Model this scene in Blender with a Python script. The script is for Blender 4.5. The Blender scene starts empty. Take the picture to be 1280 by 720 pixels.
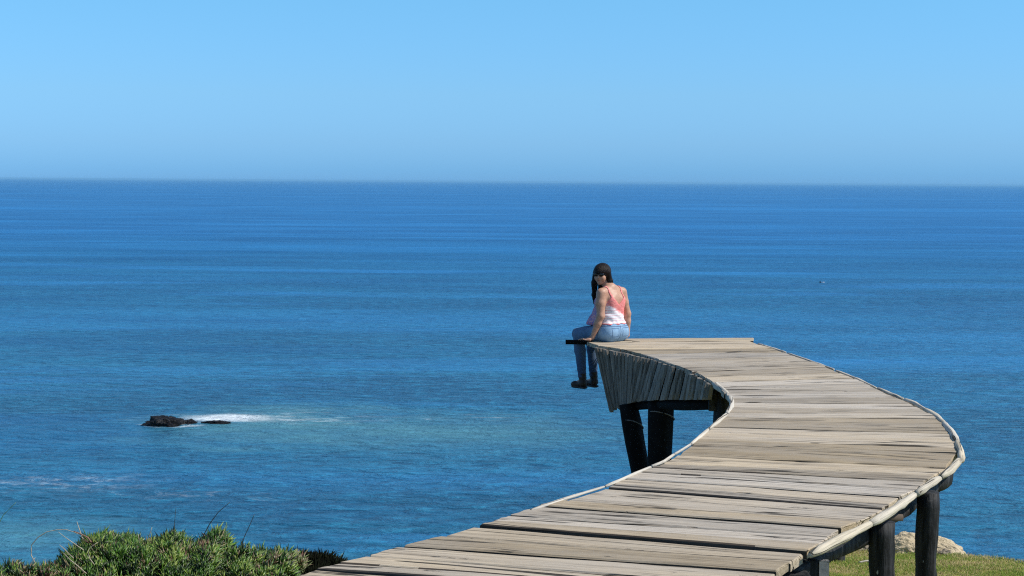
import bpy, bmesh, math, random
import numpy as np
from mathutils import Vector, Matrix, noise
random.seed(7); rng = np.random.default_rng(7)
S = bpy.context.scene; COL = S.collection
R = math.radians

# ------------------------------------------------------------------ camera
F = 2000.0; CAMH = 1.74; PITCH = R(3.81); ROLL = R(0.403)
fw = Vector((0, math.cos(PITCH), -math.sin(PITCH)))
r0 = Vector((1, 0, 0)); u0 = Vector((0, math.sin(PITCH), math.cos(PITCH)))
rt = r0*math.cos(ROLL) + u0*math.sin(ROLL); up = -r0*math.sin(ROLL) + u0*math.cos(ROLL)
cam = bpy.data.cameras.new('camera'); cam_o = bpy.data.objects.new('camera', cam); COL.objects.link(cam_o)
cam.sensor_width = 36; cam.lens = 36*F/1280; cam.clip_start = .1; cam.clip_end = 400000
cam_o.matrix_world = Matrix(((rt.x, up.x, -fw.x, 0), (rt.y, up.y, -fw.y, 0), (rt.z, up.z, -fw.z, CAMH), (0, 0, 0, 1)))
S.camera = cam_o
def ray(px, py): return fw + rt*((px-640)/F) - up*((py-360)/F)
def onz(px, py, z=0.0):                       # a point of the place at height z
    d = ray(px, py); return Vector((0, 0, CAMH)) + d*((z-CAMH)/d.z)
def atY(px, py, Y):                           # a point of the place at distance Y
    d = ray(px, py); return Vector((0, 0, CAMH)) + d*(Y/d.y)

# ------------------------------------------------------------------ helpers
def link(name, me, parent=None, loc=None, mat=None, smooth=False):
    o = bpy.data.objects.new(name, me); COL.objects.link(o)
    if parent: o.parent = parent
    if loc is not None: o.location = loc
    if mat: me.materials.append(mat)
    if smooth: me.polygons.foreach_set('use_smooth', [True]*len(me.polygons))
    return o
def tag(o, label=None, cat=None, group=None, kind=None):
    if label: o['label'] = label
    if cat: o['category'] = cat
    if group: o['group'] = group
    if kind: o['kind'] = kind
    return o
def empty(name, loc=(0, 0, 0), rz=0):
    o = bpy.data.objects.new(name, None); COL.objects.link(o); o.location = loc; o.rotation_euler = (0, 0, rz)
    o.empty_display_size = .2; return o
def mesh(name, vs, fs):
    me = bpy.data.meshes.new(name); me.from_pydata([tuple(v) for v in vs], [], fs); me.update(); return me

def tube_mesh(pts, rad, n=10, wob=0.0, seed=0, flat=1.0):
    """one closed tapered log along points"""
    vs, fs = [], []; pts = [Vector(p) for p in pts]
    for i, p in enumerate(pts):
        a = pts[max(i-1, 0)]; b = pts[min(i+1, len(pts)-1)]; t = (b-a).normalized()
        s = t.cross(Vector((0, 0, 1)));
        if s.length < .1: s = t.cross(Vector((0, 1, 0)))
        s.normalize(); q = s.cross(t).normalized(); r = rad[i] if isinstance(rad, (list, tuple)) else rad
        for k in range(n):
            a_ = 2*math.pi*k/n
            rr = r*(1 + wob*noise.noise(Vector((math.cos(a_)*1.3+seed, math.sin(a_)*1.3, i*.55+seed*3))))
            vs.append(p + s*math.cos(a_)*rr + q*math.sin(a_)*rr*flat)
    for i in range(len(pts)-1):
        for k in range(n):
            fs.append((i*n+k, i*n+(k+1) % n, (i+1)*n+(k+1) % n, (i+1)*n+k))
    fs.append(tuple(range(n-1, -1, -1))); fs.append(tuple((len(pts)-1)*n+k for k in range(n)))
    me = mesh('log', vs, fs); bm = bmesh.new(); bm.from_mesh(me); bmesh.ops.recalc_face_normals(bm, faces=bm.faces); bm.to_mesh(me); bm.free()
    return me
def subdiv(pts, step):
    out = []
    for a, b in zip(pts[:-1], pts[1:]):
        a = Vector(a); b = Vector(b); n = max(1, int((b-a).length/step))
        out += [a.lerp(b, i/n) for i in range(n)]
    return out+[Vector(pts[-1])]

# ------------------------------------------------------------------ materials
class NT:
    def __init__(s, name):
        s.m = bpy.data.materials.new(name); s.m.use_nodes = True; s.t = s.m.node_tree; s.N = s.t.nodes
        s.p = s.N['Principled BSDF']
    def n(s, typ, **kw):
        nd = s.N.new(typ)
        for k, v in kw.items():
            if k.startswith('i_'):
                key = k[2:]; key = int(key) if key.isdigit() else key
                nd.inputs[key].default_value = v
            else: setattr(nd, k, v)
        return nd
    def l(s, a, b): s.t.links.new(a, b)
    def coord(s, kind='Object'): return s.n('ShaderNodeTexCoord').outputs[kind]
    def mapping(s, src, scale=(1, 1, 1), loc=(0, 0, 0)):
        m = s.n('ShaderNodeMapping'); m.inputs['Scale'].default_value = scale; m.inputs['Location'].default_value = loc
        s.l(src, m.inputs['Vector']); return m.outputs[0]
    def noise(s, src, scale, detail=4, rough=.55, dist=0):
        n = s.n('ShaderNodeTexNoise'); n.inputs['Scale'].default_value = scale; n.inputs['Detail'].default_value = detail
        n.inputs['Roughness'].default_value = rough; n.inputs['Distortion'].default_value = dist
        s.l(src, n.inputs['Vector']); return n.outputs['Fac']
    def ramp(s, src, stops):
        r = s.n('ShaderNodeValToRGB'); el = r.color_ramp.elements
        while len(el) < len(stops): el.new(.5)
        for e, (p, c) in zip(el, stops):
            e.position = p; e.color = (*c, 1) if isinstance(c, tuple) else (c, c, c, 1)
        s.l(src, r.inputs[0]); return r.outputs[0]
    def mix(s, fac, a, b, mode='MIX'):
        m = s.n('ShaderNodeMix', data_type='RGBA', blend_type=mode)
        for sock, v in ((m.inputs['Factor'], fac), (m.inputs[6], a), (m.inputs[7], b)):
            if hasattr(v, 'is_output'): s.l(v, sock)
            elif isinstance(v, tuple): sock.default_value = (*v, 1)
            else: sock.default_value = v
        return m.outputs[2]
    def math(s, op, a, b=0.0, clamp=False):
        m = s.n('ShaderNodeMath', operation=op); m.use_clamp = clamp
        for i, v in enumerate((a, b)):
            if hasattr(v, 'is_output'): s.l(v, m.inputs[i])
            else: m.inputs[i].default_value = v
        return m.outputs[0]
    def bump(s, h, dist, strength=1.0, prev=None):
        b = s.n('ShaderNodeBump'); b.inputs['Distance'].default_value = dist
        if hasattr(strength, 'is_output'): s.l(strength, b.inputs['Strength'])
        else: b.inputs['Strength'].default_value = strength
        s.l(h, b.inputs['Height'])
        if prev: s.l(prev, b.inputs['Normal'])
        return b.outputs[0]
    def out(s, col=None, rough=.8, normal=None, spec=.5):
        if col is not None:
            if isinstance(col, tuple): s.p.inputs['Base Color'].default_value = (*col, 1)
            else: s.l(col, s.p.inputs['Base Color'])
        if hasattr(rough, 'is_output'): s.l(rough, s.p.inputs['Roughness'])
        else: s.p.inputs['Roughness'].default_value = rough
        s.p.inputs['Specular IOR Level'].default_value = spec
        if normal: s.l(normal, s.p.inputs['Normal'])
        return s.m

def wood(name, c_lo, c_hi, c_alt, axis=0, crack=1.0, bumpd=.004, tint=.5):
    """weathered timber, grain along local axis"""
    t = NT(name); oc = t.coord(); inf = t.n('ShaderNodeObjectInfo')
    off = t.n('ShaderNodeVectorMath', operation='SCALE'); off.inputs[0].default_value = (37., 91., 53.); t.l(inf.outputs['Random'], off.inputs[3])
    add = t.n('ShaderNodeVectorMath', operation='ADD'); t.l(oc, add.inputs[0]); t.l(off.outputs[0], add.inputs[1]); v = add.outputs[0]
    def sc(a, b):
        s = [b, b, b]; s[axis] = a; return tuple(s)
    g1 = t.noise(t.mapping(v, sc(1.6, 24)), 1, 7, .70, .5)
    g2 = t.noise(t.mapping(v, sc(2.5, 110)), 1, 3, .6, .15)
    g3 = t.noise(t.mapping(v, sc(1.3, 5)), 1, 4, .6)
    spots = t.noise(t.mapping(v, sc(5, 16)), 1, 5, .7)
    col = t.mix(t.ramp(g1, [(.32, 0.), (.68, 1.)]), c_lo, c_hi)
    col = t.mix(t.math('MULTIPLY', t.ramp(g3, [(.42, 0.), (.62, 1.)]), .75), col, c_alt)
    col = t.mix(t.math('MULTIPLY', t.ramp(g2, [(.38, .7), (.47, 0.)]), .6), col, tuple(x*.45 for x in c_lo))
    # per-plank tint
    w = t.n('ShaderNodeTexWhiteNoise', noise_dimensions='1D'); t.l(inf.outputs['Random'], w.inputs['W'])
    hs = t.n('ShaderNodeMapRange'); hs.inputs['To Min'].default_value = 1-tint*.20; hs.inputs['To Max'].default_value = 1+tint*.17
    t.l(w.outputs[0], hs.inputs[0])
    hv = t.n('ShaderNodeHueSaturation'); t.l(hs.outputs[0], hv.inputs['Value']); t.l(col, hv.inputs['Color'])
    sr = t.n('ShaderNodeMapRange'); sr.inputs['To Min'].default_value = .7; sr.inputs['To Max'].default_value = 1.15
    t.l(inf.outputs['Random'], sr.inputs[0]); t.l(sr.outputs[0], hv.inputs['Saturation']); col = hv.outputs[0]
    # long thin checks: ridges of a stretched noise, kept only in patches
    cr = t.noise(t.mapping(v, sc(.45, 11)), 1, 2, .5, .5)
    rid = t.math('ABSOLUTE', t.math('SUBTRACT', cr, .5))
    line = t.ramp(rid, [(.0, 1.), (.010, .95), (.019, 0.)])
    patch = t.ramp(t.noise(t.mapping(v, sc(1.2, 4)), 1, 2), [(.47, 0.), (.53, 1.)])
    ck = t.math('MULTIPLY', line, patch)
    st = t.ramp(spots, [(.66, 0.), (.73, 1.)])
    ck2 = t.math('MULTIPLY', t.math('MAXIMUM', ck, t.math('MULTIPLY', st, .75)), crack)
    col = t.mix(ck2, col, tuple(x*.14 for x in c_lo))
    h = t.math('SUBTRACT', t.math('ADD', t.math('MULTIPLY', g1, .8), t.math('MULTIPLY', g2, .5)), t.math('MULTIPLY', ck2, 1.5))
    return t.out(col, .85, t.bump(h, bumpd), .25)

M_plank = wood('weathered_plank', (.32, .255, .175), (.56, .46, .325), (.44, .375, .29), 0, 1.0, .010, 1.3)
M_pole = wood('bleached_pole', (.42, .37, .28), (.68, .60, .47), (.52, .47, .38), 0, .9, .006, .2)
M_slat = wood('grey_slat', (.16, .14, .11), (.40, .355, .295), (.23, .19, .14), 2, .4, .005, .45)
def tar():
    t = NT('tarred_log'); oc = t.coord()
    a = t.noise(t.mapping(oc, (1, 1, .12)), 28, 5, .6); b = t.noise(oc, 9, 4, .6); c = t.noise(t.mapping(oc, (1, 1, .45)), 21, 2, .5)
    col = t.mix(t.ramp(a, [(.4, 0.), (.65, 1.)]), (.005, .005, .005), (.040, .040, .041))
    col = t.mix(t.ramp(b, [(.60, 0.), (.72, 1.)]), col, (.075, .068, .058))
    col = t.mix(t.ramp(c, [(.745, 0.), (.77, 1.)]), col, (.42, .41, .38))
    return t.out(col, .7, t.bump(t.math('ADD', a, t.math('MULTIPLY', b, .7)), .012), .3)
M_tar = tar()
def plain(name, col, rough=.7, var=.25, scale=20, bd=.002, spec=.4):
    t = NT(name); n = t.noise(t.coord(), scale, 5, .6)
    c = t.mix(t.ramp(n, [(.3, 0.), (.7, 1.)]), tuple(x*(1-var) for x in col), tuple(min(1, x*(1+var)) for x in col))
    return t.out(c, rough, t.bump(n, bd), spec)

M_pitch = plain('shaded_pitch', (.006, .0055, .005), .85, .5, 14, .01, .15)  # blacker tar for timbers under the far end, their shade put into the colour

# ------------------------------------------------------------------ world and sun
SUN_EL = R(47); SD = Vector((0.985*math.cos(SUN_EL), -.17*math.cos(SUN_EL), math.sin(SUN_EL))).normalized()
w = bpy.data.worlds.new('World'); S.world = w; w.use_nodes = True; nt = w.node_tree; bg = nt.nodes['Background']
sky = nt.nodes.new('ShaderNodeTexSky'); sky.sky_type = 'NISHITA'; sky.sun_disc = False
sky.sun_elevation = SUN_EL; sky.sun_rotation = math.atan2(SD.x, SD.y); sky.altitude = 0; sky.air_density = 1.0; sky.dust_density = .3; sky.ozone_density = 2.0
tc = nt.nodes.new('ShaderNodeTexCoord'); sp = nt.nodes.new('ShaderNodeSeparateXYZ'); nt.links.new(tc.outputs['Generated'], sp.inputs[0])
rp = nt.nodes.new('ShaderNodeValToRGB'); mp = nt.nodes.new('ShaderNodeMapRange'); mp.inputs[1].default_value = 0; mp.inputs[2].default_value = .5
nt.links.new(sp.outputs['Z'], mp.inputs[0]); nt.links.new(mp.outputs[0], rp.inputs[0])
SKYT = [(.0, (.19, .49, 1.18)), (.012, (.192, .495, 1.16)), (.047, (.242, .516, 1.06)), (.107, (.301, .571, .968)), (.223, (.345, .667, .941)), (.5, (.34, .62, .90)), (1., (.60, .68, .68))]
el = rp.color_ramp.elements
while len(el) < len(SKYT): el.new(.5)
for e, (p, c) in zip(el, SKYT): e.position = p; e.color = (*c, 1)
mx = nt.nodes.new('ShaderNodeMix'); mx.data_type = 'RGBA'; mx.blend_type = 'MULTIPLY'; mx.inputs['Factor'].default_value = 1
nt.links.new(sky.outputs[0], mx.inputs[6]); nt.links.new(rp.outputs[0], mx.inputs[7]); nt.links.new(mx.outputs[2], bg.inputs[0]); bg.inputs[1].default_value = .14
sl = bpy.data.lights.new('sun', 'SUN'); sl.energy = 4.0; sl.angle = R(.53); sl.color = (1, .955, .89)
so = bpy.data.objects.new('sun', sl); COL.objects.link(so); so.rotation_euler = (-SD).to_track_quat('-Z', 'Y').to_euler(); so.location = (20, -10, 30)
S.view_settings.view_transform = 'Standard'; S.view_settings.look = 'None'; S.view_settings.exposure = .25; S.view_settings.gamma = 1
S.cycles.use_denoising = False; S.cycles.filter_width = 1.15; S.cycles.max_bounces = 6; S.cycles.diffuse_bounces = 3; S.cycles.glossy_bounces = 2; S.cycles.sample_clamp_direct = 4; S.cycles.sample_clamp_indirect = 3; S.cycles.volume_bounces = 0

# ------------------------------------------------------------------ sea
SEA = CAMH-40.0
def seapt(px, py): return onz(px, py, SEA)
def ocean():
    t = NT('sea_water'); oc = t.coord()
    dvec = t.n('ShaderNodeSeparateXYZ'); t.l(oc, dvec.inputs[0])
    big = t.noise(t.mapping(oc, (.0011, .006, 1)), 1, 5, .6)            # wind lanes
    mid = t.noise(t.mapping(oc, (.010, .028, 1)), 1, 5, .62)
    swell = t.noise(t.mapping(oc, (.022, .085, 1)), 1, 3, .5)
    chop = t.noise(t.mapping(oc, (.17, .36, 1)), 1, 5, .62, .5)
    rip = t.noise(t.mapping(oc, (.9, 1.5, 1)), 1, 5, .65, .2)
    wind = t.ramp(big, [(.35, .55), (.65, 1.)])
    nm = t.bump(swell, 2.2, 1.0)
    def fade(a, b):
        f = t.n('ShaderNodeMapRange'); f.inputs[1].default_value = a; f.inputs[2].default_value = b; f.inputs[3].default_value = 1; f.inputs[4].default_value = 0; t.l(dvec.outputs['Y'], f.inputs[0]); return f.outputs[0]
    fc, fr = fade(500, 2500), fade(250, 900)
    nm = t.bump(chop, 3.4, t.math('MULTIPLY', wind, fc), nm)
    nm = t.bump(rip, .40, t.math('MULTIPLY', wind, fr), nm)
    deep = t.mix(t.ramp(mid, [(.40, 0.), (.60, 1.)]), (.009, .095, .190), (.016, .150, .265))
    fine = t.noise(t.mapping(oc, (.42, .80, 1)), 1, 4, .6, .4); ch2 = t.math('ADD', t.math('MULTIPLY', chop, .5), t.math('MULTIPLY', fine, .5))
    deep = t.mix(t.math('MULTIPLY', fc, t.ramp(ch2, [(.40, 1.), (.49, 0.)])), deep, (.002, .055, .115)); deep = t.mix(t.math('MULTIPLY', fc, t.ramp(ch2, [(.52, 0.), (.61, .9)])), deep, (.020, .20, .34))
    lane = t.noise(t.mapping(oc, (.0035, .022, 1)), 1, 5, .65, .3); lane2 = t.noise(t.mapping(oc, (.0006, .0032, 1)), 1, 5, .65, .3)
    # further water is a purer blue, the shelf near the cliff greener
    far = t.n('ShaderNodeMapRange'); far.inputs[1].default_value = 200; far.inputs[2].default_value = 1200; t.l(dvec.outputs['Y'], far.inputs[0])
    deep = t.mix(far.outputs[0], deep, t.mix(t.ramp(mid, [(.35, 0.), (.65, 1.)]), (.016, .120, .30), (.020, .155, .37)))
    lw = t.math('MAXIMUM', t.ramp(lane, [(.52, 0.), (.66, .5)]), t.ramp(lane2, [(.52, 0.), (.64, .45)]))
    deep = t.mix(lw, deep, (.03, .24, .56)); deep = t.mix(t.ramp(lane, [(.30, .45), (.46, 0.)]), deep, (.003, .075, .21))
    def blob(px, py, rx, ry, soft=.5):
        c = seapt(px, py)
        m = t.mapping(oc, (1/rx, 1/ry, 0), (-c.x/rx, -c.y/ry, 0))
        ln = t.n('ShaderNodeVectorMath', operation='LENGTH'); t.l(m, ln.inputs[0])
        j = t.math('ADD', ln.outputs[1], t.math('MULTIPLY', t.math('SUBTRACT', t.noise(t.mapping(oc, (.06, .12, 1)), 1, 5, .65), .5), 1.4))
        return t.ramp(j, [(max(.1, 1-soft), 1.), (1., 0.)])
    aer = t.math('MAXIMUM', t.math('MULTIPLY', blob(345, 530, 26, 30, .75), .8), t.math('MULTIPLY', blob(540, 538, 40, 26, .95), .75))
    aer = t.math('MAXIMUM', aer, t.math('MULTIPLY', blob(20, 672, 16, 16, .9), .55))
    col = t.mix(t.math('MULTIPLY', aer, .85), deep, (.10, .29, .32))
    fo = t.noise(t.mapping(oc, (.30, .42, 1)), 1, 7, .72, .6)
    fo2 = t.noise(t.mapping(oc, (.10, .45, 1)), 1, 6, .7, .8)
    wash = t.math('MULTIPLY', blob(285, 523, 8.5, 6.0, .65), t.ramp(fo, [(.27, 0.), (.42, 1.)]))
    wash = t.math('MAXIMUM', wash, t.math('MULTIPLY', blob(262, 526, 4.5, 3.2, .7), t.ramp(fo, [(.40, 0.), (.55, .9)])))
    wash = t.math('MAXIMUM', wash, t.math('MULTIPLY', blob(330, 523, 13, 5.0, .9), t.ramp(fo, [(.42, 0.), (.60, .6)])))
    s1 = t.math('MULTIPLY', blob(350, 523, 24, 9, .8), t.ramp(fo2, [(.52, 0.), (.66, .75)]))
    s2 = t.math('MULTIPLY', blob(460, 520, 34, 12, .8), t.ramp(fo2, [(.57, 0.), (.70, .6)]))
    s3 = t.math('MULTIPLY', blob(70, 603, 16, 8, .8), t.ramp(fo, [(.48, 0.), (.68, .42)]))
    s4 = t.math('MULTIPLY', blob(230, 618, 16, 5, .8), t.ramp(fo, [(.52, 0.), (.68, .4)]))
    s5 = t.math('MULTIPLY', blob(212, 531.5, 6.5, 2.6, .6), t.ramp(fo, [(.44, 0.), (.56, 1.)]))
    caps = t.ramp(t.noise(t.mapping(oc, (.05, .22, 1)), 1, 7, .75, .5), [(.745, 0.), (.80, .35)])
    foam = wash
    for s in (s1, s2, s3, s4, s5, caps): foam = t.math('MAXIMUM', foam, s)
    col = t.mix(foam, col, (.72, .80, .84))
    ro = t.math('ADD', t.math('SUBTRACT', .48, t.math('MULTIPLY', fr, .20)), t.math('MULTIPLY', foam, .6))
    t.p.inputs['IOR'].default_value = 1.333
    return t.out(col, ro, nm, .27)
D = 62000
ys = [-200, 0, 60, 150, 300, 600, 1200, 3000, 10000, 30000, D]; vs = []; fs = []
for y in ys:
    for x in (-D, -3000, -300, 300, 3000, D): vs.append((x, y, 0))
for j in range(len(ys)-1):
    for i in range(5): a = j*6+i; fs.append((a, a+1, a+7, a+6))
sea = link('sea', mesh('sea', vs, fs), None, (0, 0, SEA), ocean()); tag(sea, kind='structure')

# air between the camera and the horizon
hb = bmesh.new(); bmesh.ops.create_cube(hb, size=1)
for v in hb.verts: v.co = Vector((v.co.x*130000, v.co.y*130000, (SEA-4 if v.co.z < 0 else 8.0)))
hm = bpy.data.meshes.new('haze'); hb.to_mesh(hm); hb.free()
hz = bpy.data.materials.new('sea_air'); hz.use_nodes = True; ht = hz.node_tree; ht.nodes.remove(ht.nodes['Principled BSDF'])
pv = ht.nodes.new('ShaderNodeVolumePrincipled'); pv.inputs['Density'].default_value = 3.4e-5; pv.inputs['Color'].default_value = (.31, .68, 1.0, 1)
ht.links.new(pv.outputs[0], ht.nodes['Material Output'].inputs['Volume'])
tag(link('haze', hm, None, None, hz), kind='stuff')

# ------------------------------------------------------------------ ground
def edgeY(x):
    k = [(-400, 4), (-30, 10), (-3, 12.6), (0, 12.9), (1.5, 14.6), (2.6, 16.6), (3.6, 16.9), (4.2, 16.5), (4.6, 15.6), (5.1, 14.7), (7, 13.2), (12, 12), (40, 9), (400, 4)]
    for (a, b), (c, d) in zip(k[:-1], k[1:]):
        if x <= c: return b+(d-b)*(x-a)/(c-a)
    return 4
def gz(x, y):
    e = edgeY(x)
    n = noise.noise(Vector((x*.8, y*.8, 0)))*.035 + noise.noise(Vector((x*.2, y*.2, 3)))*.10*min(1, abs(x-3.5)/6)
    z = CAMH-1.25-.155*max(y, 4)-.0
    if y < 4: z += (4-y)*.01
    z += n*(1 if y < e else 1)
    if y > e:
        d = y-e; z -= 1.5*d*min(1, d/.5)*(1+.25*noise.noise(Vector((x*.15, y*.15, 5)))) + .4*noise.noise(Vector((x*.5, y*.5, 9)))*min(1, d)
    return max(z, SEA-3)
def grid(x0, x1, dx, y0, y1, dy):
    pass
xs = sorted(set([-400, -200, -120, -80, -60, -45, -35, -28, -22, -18, -15, -13] + [round(-12+i*.2, 2) for i in range(121)] + [13, 15, 18, 22, 28, 35, 45, 60, 80, 120, 200, 400]))
ys = sorted(set([-150, -80, -40, -20, -12, -8, -5, -3, -1, 0, 1, 2, 3, 4, 5, 6, 7, 8, 9] + [round(10+i*.15, 2) for i in range(60)] + [19+i*.8 for i in range(40)]))
vs = [(x, y, gz(x, y)) for y in ys for x in xs]; nx = len(xs)
fs = [(j*nx+i, j*nx+i+1, (j+1)*nx+i+1, (j+1)*nx+i) for j in range(len(ys)-1) for i in range(nx-1)]
def ground_mat():
    t = NT('turf'); oc = t.coord()
    a = t.noise(oc, 2.2, 6, .65); b = t.noise(oc, 30, 5, .7); c = t.noise(oc, 7, 4, .6)
    g = t.mix(t.ramp(b, [(.3, 0.), (.7, 1.)]), (.12, .17, .02), (.30, .34, .06))
    g = t.mix(t.ramp(a, [(.42, 0.), (.62, 1.)]), g, (.36, .31, .12))
    g = t.mix(t.ramp(c, [(.60, 0.), (.74, .8)]), g, (.13, .085, .05))
    geo = t.n('ShaderNodeNewGeometry'); s = t.n('ShaderNodeSeparateXYZ'); t.l(geo.outputs['True Normal'], s.inputs[0])
    g = t.mix(t.ramp(s.outputs['Z'], [(.70, 1.), (.85, 0.)]), g, t.mix(t.ramp(c, [(.3, 0.), (.7, 1.)]), (.16, .12, .08), (.30, .25, .18)))
    return t.out(g, .95, t.bump(t.math('ADD', b, a), .03), .1)
gr = link('ground', mesh('ground', vs, fs), None, (0, 0, 0), ground_mat(), True); tag(gr, kind='structure')

def attr_mat(name, rough=.6, mul=1.0, trans=0.0, spec=.4):
    t = NT(name); a = t.n('ShaderNodeAttribute', attribute_name='tint'); n = t.noise(t.coord(), 60, 3)
    c = t.mix(t.ramp(n, [(.3, 0.), (.7, 1.)]), t.mix(1.0, a.outputs['Color'], (.72*mul,)*3, 'MULTIPLY'), t.mix(1.0, a.outputs['Color'], (1.15*mul,)*3, 'MULTIPLY'))
    m = t.out(c, rough, None, spec)
    if trans:
        tr = t.n('ShaderNodeBsdfTranslucent'); t.l(c, tr.inputs[0]); ms = t.n('ShaderNodeMixShader'); ms.inputs[0].default_value = trans
        o = t.N['Material Output']; t.l(t.p.outputs[0], ms.inputs[1]); t.l(tr.outputs[0], ms.inputs[2]); t.l(ms.outputs[0], o.inputs[0])
    return m
def cones(name, base, tip, w, cols, mat, parent=None, flat=.5):
    """many slender three-sided leaves in one mesh; arrays (n,3)"""
    base = np.array(base); tip = np.array(tip); w = np.array(w)[:, None]; n = len(base)
    d = tip-base; L = np.linalg.norm(d, axis=1, keepdims=True); d = d/L
    a = np.cross(d, rng.normal(size=(n, 3))); a /= np.linalg.norm(a, axis=1, keepdims=True); b = np.cross(d, a)
    mid = base+d*L*.45
    P = np.empty((n, 7, 3))
    for k in range(3):
        an = 2*math.pi*k/3; o = a*math.cos(an)+b*math.sin(an)*flat
        P[:, k] = base+o*w*.55; P[:, 3+k] = mid+o*w
    P[:, 6] = tip
    fl = np.array([[0, 1, 4, 3], [1, 2, 5, 4], [2, 0, 3, 5]]); ft = np.array([[3, 4, 6], [4, 5, 6], [5, 3, 6]])
    off = (np.arange(n)*7)[:, None, None]
    q = (fl[None]+off).reshape(-1, 4); tr = (ft[None]+off).reshape(-1, 3)
    me = bpy.data.meshes.new(name); me.vertices.add(n*7); me.vertices.foreach_set('co', P.reshape(-1))
    nl = q.size+tr.size; me.loops.add(nl); me.loops.foreach_set('vertex_index', np.concatenate([q.reshape(-1), tr.reshape(-1)]).astype(np.int32))
    st = np.concatenate([np.arange(len(q))*4, q.size+np.arange(len(tr))*3]).astype(np.int32)
    me.polygons.add(len(st)); me.polygons.foreach_set('loop_start', st)
    at = me.color_attributes.new('tint', 'FLOAT_COLOR', 'POINT')
    c4 = np.ones((n, 7, 4)); c4[:, :, :3] = np.array(cols)[:, None, :]; at.data.foreach_set('color', c4.reshape(-1))
    me.update(calc_edges=True); me.validate()
    return link(name, me, parent, None, mat)

# turf blades, densest where the camera looks over the brow
bs, tp, ww, cc = [], [], [], []
pal = np.array([(.13, .24, .022), (.22, .34, .03), (.40, .41, .08), (.62, .50, .24), (.48, .40, .15)])
for i in range(60000):
    if i < 52000: x = random.uniform(2.5, 5.8); y = random.uniform(13.0, 17.2)
    else: x = random.uniform(-6, 9); y = random.uniform(3, 14)
    if y > edgeY(x)+.15: continue
    z = gz(x, y); h = random.uniform(.012, .035); a = random.uniform(0, 6.28); s = random.uniform(.2, 1.1)*h
    bs.append((x, y, z-.004)); tp.append((x+math.cos(a)*s, y+math.sin(a)*s, z+h)); ww.append(random.uniform(.0015, .0035))
    dry = noise.noise(Vector((x*1.6, y*1.6, 2)))+random.gauss(0, .35)
    k = 3 if dry > .35 else (4 if dry > .15 else random.choice((0, 1, 1, 2))); cc.append(pal[k]*random.uniform(.8, 1.2))
M_blade = attr_mat('grass_blade', .6, 1, .25)
g = cones('grass', bs, tp, ww, cc, M_blade); tag(g, 'short green and straw turf on the headland', 'grass', kind='stuff')

# ------------------------------------------------------------------ boardwalk
BW = empty('boardwalk', (2.2, 13, 0)); tag(BW, 'curved weathered plank boardwalk on dark posts ending in the air above the sea', 'boardwalk')
BWI = Vector((-2.2, -13, 0))
INNER = [(735, 428), (740, 431), (757, 433), (775, 436), (800, 442), (830, 451), (850, 458), (870, 466), (885, 474), (900, 484), (912, 496), (917, 505), (915, 512), (905, 522), (893, 533), (880, 543), (866, 555), (850, 567), (830, 580), (800, 590), (780, 598.5), (755, 610), (730, 618), (705, 625.7), (677, 634), (660, 640), (640, 645.5), (620, 652), (594, 657.5), (560, 669), (530, 679), (505, 683.5), (467, 696), (432, 705), (400, 712.5), (372, 721)]
OUTER = [(935, 425), (950, 431), (965, 435), (980, 441), (995, 446), (1010, 451), (1025, 456), (1040, 462), (1055, 468), (1070, 474), (1085, 481), (1100, 489), (1115, 495), (1130, 501), (1143, 507), (1155, 513), (1168, 521), (1178, 529), (1187, 541), (1193, 555), (1198, 568), (1199, 577), (1182, 587), (1160, 600), (1147, 611), (1125, 621), (1110, 632), (1090, 643), (1070, 653), (1050, 661), (1035, 672), (1020, 683), (1007, 691), (990, 704), (972, 716), (965, 721)]
inn = [onz(*p) for p in INNER]; outr = [onz(*p) for p in OUTER]
def extend(pl, d2):
    d = (pl[-1]-pl[-3]).normalized(); p = pl[-1]
    for i in range(10):
        d = (d+d2).normalized(); p = p+d*.35; pl.append(p.copy())
extend(inn, Vector((.06, -.02, 0))); extend(outr, Vector((.05, -.02, 0)))
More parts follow.
